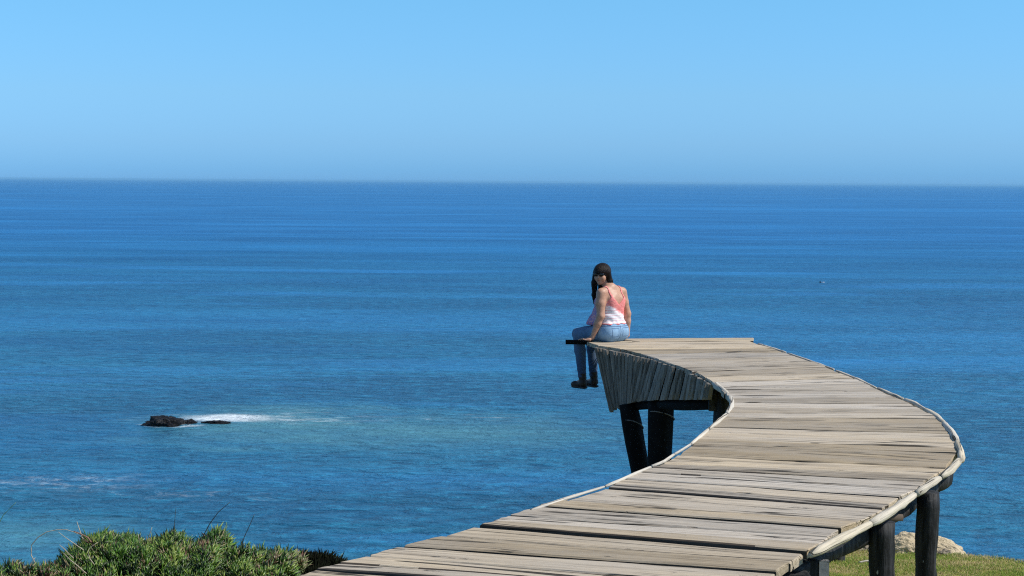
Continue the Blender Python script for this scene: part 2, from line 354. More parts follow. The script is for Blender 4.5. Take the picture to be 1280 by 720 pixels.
# joints between planks: (left px, right px, gap m, lift of the plank beyond in m)
B = [((741, 424.3), (942, 422.3), 0, 0), ((741, 427.6), (942, 425.6), .006, .004), ((745, 432.0), (955, 431.0), .006, .0), ((775, 436), (980, 435.6), .008, .0), ((815, 442), (985, 440.3), .006, 0),
     ((830, 449), (1000, 446), .008, 0), ((850, 456.5), (1000, 452.7), .006, 0), ((876, 464.6), (1010, 459.5), .020, .006), ((890, 471.5), (1045, 466.5), .010, .0), ((900, 477), (1055, 473.5), .006, 0),
     ((900, 483), (1075, 479), .010, 0), ((903, 487), (1092, 484.5), .006, 0), ((908, 491), (1100, 489.7), .010, 0), ((917, 497.5), (1113, 496.6), .008, 0), ((917, 503), (1142, 505), .028, .004),
     ((917, 509), (1150, 511.5), .024, .004), ((907, 516), (1160, 517), .010, .0), ((900, 521), (1168, 523.7), .026, .004), ((896, 527), (1178, 529.5), .016, .003), ((895, 533.7), (1187, 542), .026, .004),
     ((876, 549.5), (1193, 559.5), .010, 0), ((866, 555), (1198, 566.5), .014, .003), ((850, 569), (1182, 586), .034, .005), ((835, 580), (1165, 594), .008, .0), ((820, 585), (1155, 602.5), .022, .003), ((800, 590), (1147, 612.5), .020, .004),
     ((780, 598.5), (1125, 621), .030, .004), ((768, 605), (1105, 630), .012, .0), ((755, 610), (1117, 637.5), .045, .007), ((705, 625.7), (1025, 649.5), .016, .0), ((677, 633), (1050, 661), .055, .008),
     ((640, 645), (1035, 671.5), .022, .003), ((615, 651.5), (1030, 681.5), .010, .002), ((594, 657.5), (1007, 691), .075, .012), ((552, 670.5), (990, 704), .014, .0), ((505, 683.5), (972, 716), .050, .007),
     ((467, 696), (700, 714.0), .024, .004), ((432, 705), (605, 717.6), .016, .003), ((400, 712.5), (517, 720.3), .040, .005)]
lines = [(onz(*a), onz(*b), (g_*.72 if g_ > .03 else g_*1.0+.009)*(g_ > 0), l_*.6+.001) for a, b, g_, l_ in B]
pa, pb = lines[-1][0], lines[-1][1]
dl = (lines[-3][1]-lines[-3][0]).normalized()
for i in range(1, 17):
    q = pa+Vector((-.09, -.17, 0))*i*(1+.0*i); lines.append((q, q+dl, random.choice((.008, .015, .03)), random.choice((0, .003, .006))))
def isect(pl, a, d):
    n2 = Vector((-d.y, d.x, 0)); best = None
    for p, q in zip(pl[:-1], pl[1:]):
        s, t_ = (p-a).dot(n2), (q-a).dot(n2)
        if s*t_ <= 0 and s != t_:
            return p.lerp(q, s/(s-t_))
    return pl[0].lerp(pl[1], -.3) if abs((pl[0]-a).dot(n2)) < abs((pl[-1]-a).dot(n2)) else pl[-1].copy()
def plank_mesh(c, ux, uy, A0, A1, B0, B1, th, seed):
    """far edge A0..A1, near edge B0..B1 (left..right), local frame at c"""
    loc = lambda p: ((p-c).dot(ux), (p-c).dot(uy))
    a0, a1, b0, b1 = map(loc, (A0, A1, B0, B1)); n = 40; vs, fs = [], []
    nh = lambda s, k, f: noise.noise(Vector((s*f, seed*7.3, k)))
    ts = [0, .0025]+[i/n for i in range(1, n)]+[.9975, 1]
    cross = [(0, -th), (0, -.007), (.035, 0), (.25, 0), (.5, 0), (.75, 0), (.965, 0), (1, -.007), (1, -th)]   # v: 0 near .. 1 far
    for t_ in ts:
        xb = b0[0]+(b1[0]-b0[0])*t_; yb = b0[1]+(b1[1]-b0[1])*t_; xa = a0[0]+(a1[0]-a0[0])*t_; ya = a0[1]+(a1[1]-a0[1])*t_
        yb += nh(xb, 1, 2.2)*.007+nh(xb, 2, 9)*.002; ya += nh(xa, 3, 2.2)*.007+nh(xa, 4, 9)*.002
        endr = -.004 if t_ in (0, 1) else 0
        sag = nh(xb, 5, .9)*.006
        for v, z in cross:
            x = xb+(xa-xb)*v; y = yb+(ya-yb)*v
            if t_ < .01 or t_ > .99: x += nh(v*3, 6, 3)*.012
            zz = z+sag+nh(x, v*3+10, 2.5)*.0025*(z == 0)+(endr if z > -.02 else 0)
            vs.append((x, y, zz))
    m = len(cross)
    for i in range(len(ts)-1):
        for k in range(m): fs.append((i*m+k, (i+1)*m+k, (i+1)*m+(k+1) % m, i*m+(k+1) % m))
    fs.append(tuple(range(m))); fs.append(tuple((len(ts)-1)*m+k for k in range(m-1, -1, -1)))
    me = mesh('plank', vs, fs); bm = bmesh.new(); bm.from_mesh(me); bmesh.ops.recalc_face_normals(bm, faces=bm.faces); bm.to_mesh(me); bm.free(); return me
M_edge = wood('gap_shade_edge', (.05, .04, .03), (.13, .10, .075), (.08, .065, .05), 0, .6, .004, .3)
def side_mat(me):   # gap shade painted onto the long edges as a darker wood
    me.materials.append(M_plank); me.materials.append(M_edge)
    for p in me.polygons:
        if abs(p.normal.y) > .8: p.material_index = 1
for i in range(len(lines)-1):
    fa, fb, fg, _ = lines[i]; na, nb, ng, nl = lines[i+1]
    df = (fb-fa).normalized(); dn = (nb-na).normalized()
    if i == 0: A0, A1, B0, B1 = fa, fb, na, nb
    else: A0, A1, B0, B1 = isect(inn, fa, df), isect(outr, fa, df), isect(inn, na, dn), isect(outr, na, dn)
    perp = Vector((-dn.y, dn.x, 0))
    A0 = A0-perp*fg*.5; A1 = A1-perp*fg*.5; B0 = B0+perp*ng*.5; B1 = B1+perp*ng*.5
    jl = random.uniform(-.012, .012) if i > 1 else 0; jr = random.uniform(-.012, .012)
    if i > 26: jl = random.uniform(-.03, .03)
    A0 = A0+df*jl; B0 = B0+df*jl; A1 = A1+df*jr; B1 = B1+df*jr
    c = (A0+A1+B0+B1)*.25; ux = ((A1+B1)-(A0+B0)).normalized(); uy = Vector((-ux.y, ux.x, 0))
    th = .055 if i == 0 else random.uniform(.042, .052)
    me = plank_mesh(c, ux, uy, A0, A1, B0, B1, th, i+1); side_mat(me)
    o = link('plank', me, BW, c+BWI+Vector((0, 0, nl))); o.rotation_euler = (0, 0, math.atan2(ux.y, ux.x))

def pole(pts, r, name='edge_rail', mat=None, wob=.32, step=.10, parent=None, n=12):
    pts = subdiv(pts, step); c = sum(pts, Vector())/len(pts); d = (pts[-1]-pts[0]).normalized()
    ang = math.atan2(d.y, d.x); Rm = Matrix.Rotation(-ang, 4, 'Z')
    me = tube_mesh([Rm @ (p-c) for p in pts], [r*random.uniform(.86, 1.10)*(.82 if i_ in (0, len(pts)-1) else 1) for i_ in range(len(pts))], n, wob, random.random()*50)
    o = link(name, me, parent or BW, c+(BWI if not parent else -parent.location), mat or M_pole, True); o.rotation_euler = (0, 0, ang); return o
def polepx(pxs, r, z, name='edge_rail', **k): return pole([onz(x, y, z) for x, y in pxs], r, name, **k)
# outer rail, thick halved logs nearest the camera
polepx([(1013, 693.5), (1049, 674.5), (1087, 655.5)], .023, .010)
polepx([(1088.5, 654.5), (1114, 639.5), (1143, 619)], .023, .012)
polepx([(1146, 616.5), (1159, 607.5), (1174, 598.5)], .023, .012)
polepx([(1176.5, 596), (1188, 588), (1198.5, 576)], .023, .008)
polepx([(1202, 576), (1201, 564), (1196, 553)], .022, .005)
polepx([(1196, 552), (1190, 541), (1180, 529)], .022, .003)
polepx([(1179, 528), (1170, 520), (1157, 512)], .020, .0)
polepx([(1156, 511.5), (1144, 505), (1131, 500)], .018, -.004)
polepx([(1128, 499), (1113, 493), (1098, 486)], .018, -.005)
polepx([(1095, 485), (1072, 474), (1045, 463.5)], .012, -.022)
polepx([(1042, 462), (1012, 451), (985, 442)], .012, -.024)
polepx([(982, 440.5), (965, 435), (948, 430)], .012, -.022)
# inner rail
polepx([(664, 637.5), (704, 624.5), (755, 608.5)], .009, .004)
polepx([(757, 608), (785, 596), (813, 584)], .010, .004)
polepx([(815, 583), (830, 577), (842, 568.5)], .010, .004)
polepx([(843, 568), (853, 562), (863, 555.5)], .010, .002)
polepx([(864, 555), (875, 546), (885, 537.5)], .013, .002)
polepx([(886, 537), (897, 528), (908, 518)], .015, .002)
polepx([(909, 517), (914, 509), (915, 503), (912, 496)], .020, -.004)
polepx([(912, 495.5), (903, 487.5), (892, 480)], .026, -.020)
polepx([(891, 479.5), (878, 472.5), (862, 465)], .028, -.034)
polepx([(861, 464.5), (846, 458.5), (828, 452.5)], .028, -.036)
polepx([(827, 452), (808, 446.5), (790, 441.5)], .028, -.036)
polepx([(789, 441.2), (770, 437), (745, 433.2)], .026, -.034)

# side cladding of split slats under the inner edge
T_ = [(742, 434), (757, 437), (775, 440.5), (795, 445), (815, 450), (840, 458), (862, 466), (884, 478), (890, 481)]
B_ = [(762.6, 515.3), (770, 511.5), (778, 507.5), (788, 503.5), (801, 501.2), (828, 500), (856, 499.7), (880, 499.7), (887, 499.7)]
Tw = [onz(x, y, -.02) for x, y in T_]; Bw = [atY(x, y, t_.y+.02) for (x, y), t_ in zip(B_, Tw)]
def along(pl, s):
    s = min(max(s, 0), .99999)*(len(pl)-1); i = int(s); return pl[i].lerp(pl[i+1], s-i)
vs, fs = [], []; s = 0.0; NS = 46; cuts = [0]
while cuts[-1] < 1: cuts.append(cuts[-1]+random.uniform(.018, .040))
cuts[-1] = 1
nor = Vector((-.9, -.42, 0)).normalized()
for k in range(len(cuts)-1):
    s0, s1 = cuts[k]+.004, cuts[k+1]-random.uniform(.003, .008); dd = random.uniform(-.012, .016); tw = random.uniform(-.010, .010); bl = random.uniform(-.012, .010)
    base = len(vs)
    nz = 9
    for j in range(nz):
        h = j/(nz-1)
        for q, (u, dp) in enumerate([(0, -.022), (.14, .004), (.5, .020), (.86, .004), (1, -.022)]):
            sj = s0+(s1-s0)*u + .0035*noise.noise(Vector((k*3.1, h*2.5, 0)))*math.sin(math.pi*h)
            p = along(Tw, sj).lerp(along(Bw, sj), h*(1+bl*(h > .9)))
            vs.append(p+nor*(dp+dd+tw*(h-.5)+.003*noise.noise(Vector((k*5.7, h*5, q+9))))+BWI)
    for j in range(nz-1):
        for q in range(4): a = base+j*5+q; fs.append((a, a+1, a+6, a+5))
        a = base+j*5; fs.append((a+4, a, a+5, a+9))
    fs.append(tuple(base+q for q in range(4, -1, -1))); fs.append(tuple(base+(nz-1)*5+q for q in range(5)))
me = mesh('side_cladding', vs, fs); bm = bmesh.new(); bm.from_mesh(me); bmesh.ops.recalc_face_normals(bm, faces=bm.faces); bm.to_mesh(me); bm.free()
sc = link('side_cladding', me, BW, None, M_slat)

pole([atY(707, 427.6, 17.52), atY(740, 427.9, 17.50), atY(800, 429.5, 17.45)], .030, 'end_log', M_pitch, .25, .1)
# board lining behind the slats
lv, lf = [], []
for k in range(31):
    for j in range(2):
        p = along(Tw, k/30).lerp(along(Bw, k/30), .02+.95*j); lv.append(p-nor*.022+BWI); lv.append(p-nor*.045+BWI)
for k in range(30):
    a = k*4; lf += [(a, a+4, a+6, a+2), (a+1, a+3, a+7, a+5), (a, a+1, a+5, a+4), (a+2, a+6, a+7, a+3)]
lf += [(0, 2, 3, 1), (120, 121, 123, 122)]
link('lining_board', mesh('lining_board', lv, lf), BW, None, M_pitch)
# framing under the deck
def offs(pl, k): # inward offset of an edge polyline
    out = []
    for i in range(len(pl)):
        a = pl[max(i-1, 0)]; b = pl[min(i+1, len(pl)-1)]; d = (b-a).normalized(); out.append(pl[i]+Vector((-d.y, d.x, 0))*k)
    return out
def boxbeam(a, b, w_, z1, z0, name, mat=M_tar):
    a = Vector(a); b = Vector(b); c = (a+b)/2; d = (b-a); L = d.length; d.normalize(); n_ = Vector((-d.y, d.x, 0)); vs = []
    N = 8
    for i in range(N+1):
        x = -L/2+L*i/N
        for yy, zz in ((-w_/2, z0), (w_/2, z0), (w_/2, z1), (-w_/2, z1)):
            vs.append((x, yy+.004*noise.noise(Vector((x*2, yy*9, zz*9))), zz+.008*noise.noise(Vector((x*1.5, 3, zz*9)))))
    fs = [(i*4+k, (i+1)*4+k, (i+1)*4+(k+1) % 4, i*4+(k+1) % 4) for i in range(N) for k in range(4)]+[(3, 2, 1, 0), (N*4, N*4+1, N*4+2, N*4+3)]
    me = mesh(name, vs, fs); bm = bmesh.new(); bm.from_mesh(me); bmesh.ops.recalc_face_normals(bm, faces=bm.faces); bmesh.ops.bevel(bm, geom=[e for e in bm.edges if len(e.link_faces) == 2 and e.calc_face_angle() > .8], offset=.006, segments=1); bm.to_mesh(me); bm.free()
    o = link(name, me, BW, Vector((c.x, c.y, 0))+BWI, mat); o.rotation_euler = (0, 0, math.atan2(d.y, d.x)); return o
# long edge logs following the outer edge, sagging between posts
oo = offs(outr, -.09); ii = offs(inn, .10)
def edge_log(pl, a, b, r, z, nm='edge_beam'):
    seg = [p+Vector((0, 0, z)) for p in pl[a:b]]; return pole(seg, r, nm, M_tar, .3, .25)
edge_log(oo, 22, len(oo)-2, .065, -.125); edge_log(oo, 10, 23, .06, -.12); edge_log(oo, 1, 11, .06, -.12)
edge_log(ii, 18, len(ii)-2, .06, -.12); edge_log(ii, 10, 19, .055, -.12)
def cross(px_l, px_r, Y, z1, z0, w_=.10): # crossing beam at distance Y
    a = atY(px_l, 500, Y); b = atY(px_r, 500, Y); return boxbeam((a.x, Y, 0), (b.x, Y+.0, 0), w_, z1, z0, 'cross_beam')
cb = [atY(768, 508, 16.9), atY(776, 507, 16.6), atY(800, 506, 16.0), atY(830, 506, 15.3), atY(858, 506, 14.9), atY(893, 506, 14.5)]
cb = [p+Vector((.07, .03, 0)) for p in cb]
pole(cb, .052, 'lower_beam', M_pitch, .15, .2)
cross(886, 1060, 14.5, -.075, -.335, .06)
cross(800, 985, 16.9, -.075, -.25, .10)
cross(918, 1105, 13.2, -.075, -.25, .10)
cross(880, 1185, 11.2, -.075, -.25, .10)
cross(770, 1095, 9.15, -.08, -.22, .10)
cross(690, 1035, 8.3, -.08, -.22, .10)
cross(560, 1015, 7.4, -.08, -.24, .10)
cross(300, 940, 6.2, -.08, -.24, .10)
# box-cut beam end showing below the near right edge
a = atY(1029.5, 711, 7.62); b_ = boxbeam((a.x-.75, 7.66, 0), (a.x-.026, 7.64, 0), .05, a.z+.035, a.z-.13, 'beam_end'); b_ = boxbeam((a.x-.024, 7.62, 0), (a.x+.024, 7.62, 0), .03, a.z+.04, a.z-.13, 'end_block', plain('grey_sawn_timber', (.30, .30, .29), .9))
# log joist end by the second post
a = atY(1118, 647, 8.55); pole([a+Vector((-.7, .02, 0)), a+Vector((-.3, 0, 0)), a+Vector((.045, 0, 0))], .026, 'joist', plain('brown_log_end', (.10, .075, .055), .9))

def post(top, bot, r0_, r1_, label=None, sd=1, mat=None):
    top = Vector(top); bot = Vector(bot); n = 16; base = bot
    pts = [top.lerp(bot, i/n)-base + Vector((.012*noise.noise(Vector((i*.35, sd, 0))), .012*noise.noise(Vector((i*.35, sd, 5))), 0)) for i in range(n+1)]
    me = tube_mesh(pts, [r0_+(r1_-r0_)*i/n for i in range(n+1)], 18, .22, sd*3.3)
    o = link('post', me, BW, base+BWI, mat or M_tar, True)
    if label: o['label'] = label
    return o
def gpost(px, Y, top_z, r, sd, label=None, dx=0):
    p = atY(px, 500, Y); return post((p.x, Y, top_z), (p.x+dx, Y, gz(p.x, Y)-.5), r, r*1.04, label, sd)
gpost(1163, 9.12, -.03, .063, 1, 'dark round log post nearest the right edge of the deck')
gpost(1106.5, 8.45, -.06, .066, 2)
gpost(905, 14.5, -.08, .085, 3); gpost(1050, 14.9, -.10, .08, 4); gpost(960, 12.0, -.1, .08, 6)
gpost(1010, 7.15, -.15, .065, 7); gpost(640, 8.6, -.18, .065, 8); gpost(420, 7.1, -.18, .065, 9); gpost(820, 10.2, -.2, .07, 11)
# the forked pair under the far end
p = atY(825.5, 505, 15.72); post((p.x, 15.72, -.36), (p.x, 15.72, gz(p.x, 15.72)-.5), .120, .128, 'thick upright log of the forked pair under the far end', 21, M_pitch)
p = atY(786, 507, 16.30); q = atY(809, 600, 16.20); d = (q-p); e = p+d*3.2
post(p+Vector((-.01, 0, .02)), (e.x, e.y, min(e.z, gz(e.x, e.y)-.3)), .094, .105, 'leaning log of the forked pair under the far end', 22, M_pitch)
M_ring = plain('dull_grey', (.16, .14, .12), .6)
for (cx, cy, Yb, rr) in ((827, 520, 15.72, .127), (792, 531, 16.28, .100)):  # thin grey ring around each log of the forked pair
    c_ = atY(cx, cy, Yb); n_ = 26
    ring = tube_mesh([(rr*math.cos(2*math.pi*i/n_), rr*math.sin(2*math.pi*i/n_), -.06*math.sin(2*math.pi*i/n_+.6)) for i in range(n_)]+[(rr, .001, -.034)], .006, 6)
    link('thin_ring', ring, BW, c_+BWI, M_ring, True)
p = atY(960, 505, 15.8); post((p.x, 15.8, -.10), (p.x, 15.8, gz(p.x, 15.8)-.5), .10, .11, None, 23)

# ------------------------------------------------------------------ rocks
def rock_mat(name, lo, hi, spot, sc=3., bd=.03):
    t = NT(name); oc = t.coord(); a = t.noise(oc, sc, 7, .7); b = t.noise(oc, sc*6, 6, .7); c = t.noise(t.mapping(oc, (1, 1, 3)), sc*1.5, 5, .6)
    col = t.mix(t.ramp(a, [(.32, 0.), (.68, 1.)]), lo, hi); col = t.mix(t.ramp(b, [(.30, 1.), (.44, 0.)]), col, tuple(x*.45 for x in lo))
    col = t.mix(t.ramp(c, [(.60, 0.), (.70, .8)]), col, spot)
    return t.out(col, .9, t.bump(t.math('ADD', t.math('MULTIPLY', b, .5), c), bd), .25)
def rock(name, loc, sx, sy, sz, prof=None, seed=0, mat=None, sub=5, rough=.22, ridge=0.0):
    bm = bmesh.new(); bmesh.ops.create_icosphere(bm, subdivisions=sub, radius=1)
    for v in bm.verts:
        p = v.co.copy(); d = rough*noise.fractal(p*1.5+Vector((seed, 0, 0)), .8, 2.1, 6)+.10*rough*noise.fractal(p*7+Vector((seed, 0, 0)), .8, 2, 3)
        cel = noise.voronoi(p*2.1+Vector((seed*2, 1, 1)))[0]; d += rough*.45*(cel[1]-cel[0])
        p *= (1+d)
        if prof:
            f = prof(p.x); p.z *= f
        v.co = Vector((p.x*sx, p.y*sy, p.z*sz))
    me = bpy.data.meshes.new(name); bm.to_mesh(me); bm.free()
    o = link(name, me, None, loc, mat, False); return o
M_rock = rock_mat('pale_stone', (.44, .36, .23), (.68, .56, .38), (.26, .22, .14), 5., .03)
def onground(px, Y, dz=0): p = atY(px, 700, Y); return Vector((p.x, Y, gz(p.x, Y)+dz))
b1 = rock('boulder', onground(1136, 16.25, -.05), .37, .24, .245, lambda x: 1.0-.30*abs(x+.15) , 3, M_rock, 6, .16)
tag(b1, 'pale peaked boulder on the grass edge between the two dark posts', 'boulder')
b2 = rock('boulder', onground(1176, 16.05, -.05), .26, .2, .19, lambda x: 1.05-.25*x, 8, M_rock, 6, .16)
tag(b2, 'lower pale rock sloping down right of the tall dark post', 'boulder')
specs = [(1073, 16.3, .07, .05, .035, 'flat small stone lowest left under the rail'), (1083, 16.35, .075, .06, .05, 'tilted small stone left of the middle post'), (1092, 16.4, .10, .08, .13, 'rough brown stone partly behind the middle post'),
         (1081, 16.5, .09, .06, .11, 'broken stone at the back of the pile'), (1090, 16.15, .05, .04, .03, 'thin flake of stone in front of the pile')]
for i, (px, Y, a, b, c, lb) in enumerate(specs):
    o = rock('stone', onground(px, Y, .0), a, b, c, None, 20+i, rock_mat('brown_stone', (.17, .14, .10), (.36, .31, .23), (.09, .08, .06), 12., .02) if i == 0 else bpy.data.materials['brown_stone'], 4, .35)
    o.rotation_euler = (0, random.uniform(-.3, .3), random.uniform(0, 6)); tag(o, lb, 'stone', 'loose stones on the cliff edge')
for i, (px, Y, a, b, c, lb) in enumerate([(1190, 15.95, .07, .05, .06, 'cracked stone at the right foot of the lower pale rock'), (1181, 15.85, .06, .05, .05, 'small stone below the lower pale rock')]):
    o = rock('stone', onground(px, Y, 0), a, b, c, None, 30+i, bpy.data.materials['brown_stone'], 4, .35); tag(o, lb, 'stone', 'loose stones on the cliff edge')
st = onground(1083, 14.6, .02); o = link('stick', tube_mesh(subdiv([st+Vector((-.07, 0, -.01))-st, Vector((0, .01, .006)), Vector((.10, .02, 0))], .02), .009, 7, .4), None, st, plain('bleached_stick', (.55, .5, .42)), True)
tag(o, 'short bleached stick lying on the grass beside the middle post', 'stick')

M_seark = rock_mat('wet_black_rock', (.004, .0035, .004), (.013, .010, .009), (.022, .018, .015), .5, .15)
M_seark.node_tree.nodes['Principled BSDF'].inputs['Roughness'].default_value = .5
def searock(px, py, wpx, hpx, seed, lb, prof=None, dy=1.5):
    c = seapt(px, py); m = c.y/F; o = rock('sea_rock', c+Vector((0, 0, -.05)), wpx*m/2, dy, hpx*m, prof, seed, M_seark, 6, .38)
    tag(o, lb, 'rock', 'rocks breaking the surface')
searock(207, 530.5, 50, 9.0, 5, 'largest black rock rising out of the sea with a rounded left end', lambda x: 1.08-.30*max(0, x+.1), 2.6)
searock(237, 528.5, 17, 4.2, 11, 'small black rock touching the right of the largest sea rock', None, 1.4)
searock(271, 528.8, 34, 3.4, 14, 'low flat black rock awash right of the white foam', None, 1.0)

# ------------------------------------------------------------------ boat far off
c = seapt(1028, 353.5); m = c.y/F
bt = empty('small_boat', c, 0); bt.scale = (.6, .6, .6); tag(bt, 'tiny dark and white boat alone far out on the sea', 'boat')
vs = []; L = 2.6
for i in range(13):
    t_ = i/12; x = (t_-.5)*L; wd = .55*math.sin(math.pi*min(1, .12+t_*.80))**.6; hh = .45+.25*(2*t_-1)**2
    for k in range(7):
        a = math.pi*k/6; vs.append((x, -wd*math.cos(a), hh-(hh+.25)*math.sin(a)))
fs = [(i*7+k, i*7+k+1, (i+1)*7+k+1, (i+1)*7+k) for i in range(12) for k in range(6)]+[tuple(range(7)), tuple(84+k for k in range(7))]+[(i*7, (i+1)*7, (i+1)*7+6, i*7+6) for i in range(12)]
link('hull', mesh('hull', vs, fs), bt, None, plain('white_hull', (.80, .82, .84)))
bm = bmesh.new(); bmesh.ops.create_cube(bm, size=1); [setattr(v, 'co', Vector((v.co.x*(.8 if v.co.z > 0 else 1.0), v.co.y*.8, v.co.z*.75))) for v in bm.verts]; bmesh.ops.bevel(bm, geom=bm.edges[:], offset=.08, segments=2)
me = bpy.data.meshes.new('cabin'); bm.to_mesh(me); bm.free(); link('outboard_engine', me, bt, (-1.5, 0, .55), plain('black_engine', (.02, .02, .025)))
bm = bmesh.new(); bmesh.ops.create_cone(bm, segments=8, radius1=.03, radius2=.02, depth=1.6, cap_ends=True); me = bpy.data.meshes.new('mast'); bm.to_mesh(me); bm.free(); link('mast', me, bt, (.5, 0, 1.1), plain('grey_mast', (.3, .3, .3)))

# ------------------------------------------------------------------ shrubs
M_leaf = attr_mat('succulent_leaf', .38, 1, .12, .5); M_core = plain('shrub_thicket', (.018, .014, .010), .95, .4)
GREEN = [(.06, .15, .018), (.11, .22, .028), (.23, .31, .06), (.022, .055, .010), (.012, .030, .007)]; DRY = [(.22, .15, .08), (.30, .22, .13), (.14, .07, .045)]
def profile(pts, px):
    for (a, b), (c, d) in zip(pts[:-1], pts[1:]):
        if a <= px <= c: return b+(d-b)*(px-a)/(c-a)
    return pts[0][1] if px < pts[0][0] else pts[-1][1]
def shrub(name, label, prof, Y, depth, nshoot, pal_, dryp, seed, leafL=.066, zlo=.0, group='low shrubs on the cliff edge', lm=None):
    """prof: silhouette as (px, py) at distance Y; the mound is an oval ridge of real depth"""
    rs = random.Random(seed); x0, x1 = prof[0][0], prof[-1][0]; c = atY((x0+x1)/2, 700, Y); gb = gz(c.x, Y)
    root = empty(name, (c.x, Y, gb)); tag(root, label, 'shrub', group)
    W0, W1 = atY(x0, 700, Y).x, atY(x1, 700, Y).x
    def H(x, y):   # height of the mound over the sea-level frame
        px = x0+(x1-x0)*(x-W0)/(W1-W0)
        if px < x0 or px > x1: return None
        top = atY(px, profile(prof, px), Y).z; u = (y-Y)/depth
        if abs(u) >= 1: return None
        g_ = gz(x, y); f = math.sqrt(1-u*u)
        return g_+max(0, (top-g_))*f + .04*noise.noise(Vector((x*6, y*6, seed)))*f + .10*noise.noise(Vector((x*11, y*11, seed)))*f
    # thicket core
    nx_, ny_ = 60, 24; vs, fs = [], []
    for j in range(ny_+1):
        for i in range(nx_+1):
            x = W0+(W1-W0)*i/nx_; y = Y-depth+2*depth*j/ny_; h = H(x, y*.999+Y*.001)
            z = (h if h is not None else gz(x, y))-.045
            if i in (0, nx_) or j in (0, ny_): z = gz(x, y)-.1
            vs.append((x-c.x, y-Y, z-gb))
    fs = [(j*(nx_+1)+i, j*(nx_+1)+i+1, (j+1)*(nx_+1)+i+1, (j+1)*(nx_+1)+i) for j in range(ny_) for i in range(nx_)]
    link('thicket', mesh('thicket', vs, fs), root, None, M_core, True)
    bs, tp, ww, cc = [], [], [], []
    for s in range(nshoot):
        x = rs.uniform(W0, W1); y = rs.uniform(Y-depth, Y+depth*.6); h = H(x, y)
        if h is None or noise.noise(Vector((x*9+seed, y*9, 1))) < -.22: continue
        e = .03; hx = H(x+e, y); hy = H(x, y+e); hx = h if hx is None else hx; hy = h if hy is None else hy
        nrm = Vector((-(hx-h)/e, -(hy-h)/e, 1.0)); nrm.normalize(); nrm = (nrm+Vector((0, 0, .35))+Vector((rs.gauss(0, .3), rs.gauss(0, .3), 0))).normalized()
        tall = 1+max(0, rs.gauss(0, .35)); p0 = Vector((x-c.x, y-Y, h-gb-.03)); axis = nrm*.05*tall
        dry = rs.random() < dryp+(.12 if dryp else -1)*(noise.noise(Vector((x*4, y*4, seed+7))) > .25); base = Vector(rs.choice(DRY if dry else pal_))
        t1 = nrm.orthogonal().normalized(); t2 = nrm.cross(t1)
        nl = rs.randint(5, 8); lf_ = leafL*rs.uniform(.75, 1.45)
        for k in range(nl):
            a = k*2.4+rs.random(); f = k/nl; o0 = p0+axis*f
            spread = (1-f)*.9+.12; d = (nrm*(1.0)+(t1*math.cos(a)+t2*math.sin(a))*spread).normalized(); Ls = lf_*rs.uniform(.65, 1.2)*(1-.25*f)
            bs.append(tuple(o0)); tp.append(tuple(o0+d*Ls+Vector((0, 0, .004)))); ww.append(leafL*rs.uniform(.07, .12)); cc.append(tuple(base*rs.uniform(.7, 1.35)))
    cones('foliage', bs, tp, ww, cc, lm or M_leaf, root, .6)
    return root
MAIN = [(66, 722), (80, 716), (92, 698), (105, 687), (118, 681), (140, 679), (158, 688), (165, 686), (180, 691), (190, 687), (205, 684), (222, 683), (232, 694), (244, 697), (252, 686), (258, 677), (266, 681), (276, 698), (290, 704), (298, 700), (308, 701), (322, 706), (338, 709), (352, 708), (364, 716), (372, 728)]
main = shrub('coastal_shrub', 'largest bright green fleshy leaved shrub mound at the lower left', MAIN, 11.0, .55, 5200, GREEN, .05, 1)
shrub('coastal_shrub', 'low fringe of green leaves in the bottom left corner', [(-40, 726), (0, 724), (20, 720), (45, 722), (62, 721), (84, 726), (92, 734)], 10.6, .35, 900, GREEN, .2, 2)
DARK = [(356, 720), (364, 709), (374, 703), (386, 708), (398, 704), (406, 709), (416, 714), (424, 720), (430, 728)]  # silhouette of the shaded shrub; its shade is put into the leaf colours
shrub('coastal_shrub', 'small shrub with shade painted into its blackish leaves, squeezed between the green mound and the boardwalk', DARK, 11.35, .35, 1500, [(.006, .008, .004), (.010, .012, .006), (.004, .004, .003)], .0, 3, lm=attr_mat('shaded_leaf', .9, 1, 0, .05))
shrub('coastal_shrub', 'tiny light green tuft tip beside the boardwalk edge', [(396, 722), (404, 706), (412, 705), (422, 713), (436, 720)], 11.75, .12, 130, GREEN[1:3], .1, 4)
shrub('coastal_shrub', 'lone upright brownish spike of leaves right of the green mound', [(334, 712), (337, 702), (339, 694), (342, 702), (345, 712)], 10.9, .05, 36, [(.07, .06, .02), (.06, .10, .03), (.10, .06, .03)], .15, 5)
shrub('coastal_shrub', 'small pale tuft at the right end of the green mound', [(350, 714), (358, 706), (366, 702), (374, 706), (380, 716)], 11.1, .10, 120, [(.20, .24, .10), (.14, .18, .06), (.26, .24, .14)], .3, 6)

# stalks and bare twigs, each rooted in the shrubs
def stalk(name, pxs, Y, r, col, label, dY=.0):
    pts = [atY(x, y, Y+dY*i) for i, (x, y) in enumerate(pxs)]; base = pts[0]
    pts = subdiv(pts, .02); n = len(pts); me = tube_mesh([p-base for p in pts], [r*(1-.65*i/n)+.0006 for i in range(n)], 6, .5, random.random()*9)
    o = link(name, me, None, base, col, True); tag(o, label, 'stalk' if name != 'bare_twig' else 'twig', 'stalks and twigs over the shrubs'); return o
C_pale = plain('bleached_twig', (.42, .36, .27)); C_dark = plain('dark_stalk', (.05, .055, .05)); C_grn = plain('green_stalk', (.12, .22, .07)); C_br = plain('red_brown_twig', (.24, .13, .085))
stalk('bare_twig', [(48, 712), (39, 694), (39, 682), (47, 672), (58, 665), (72, 662), (83, 662), (92, 665), (104, 670)], 10.9, .0034, C_pale, 'long pale twig arching over the sea gap at far left')
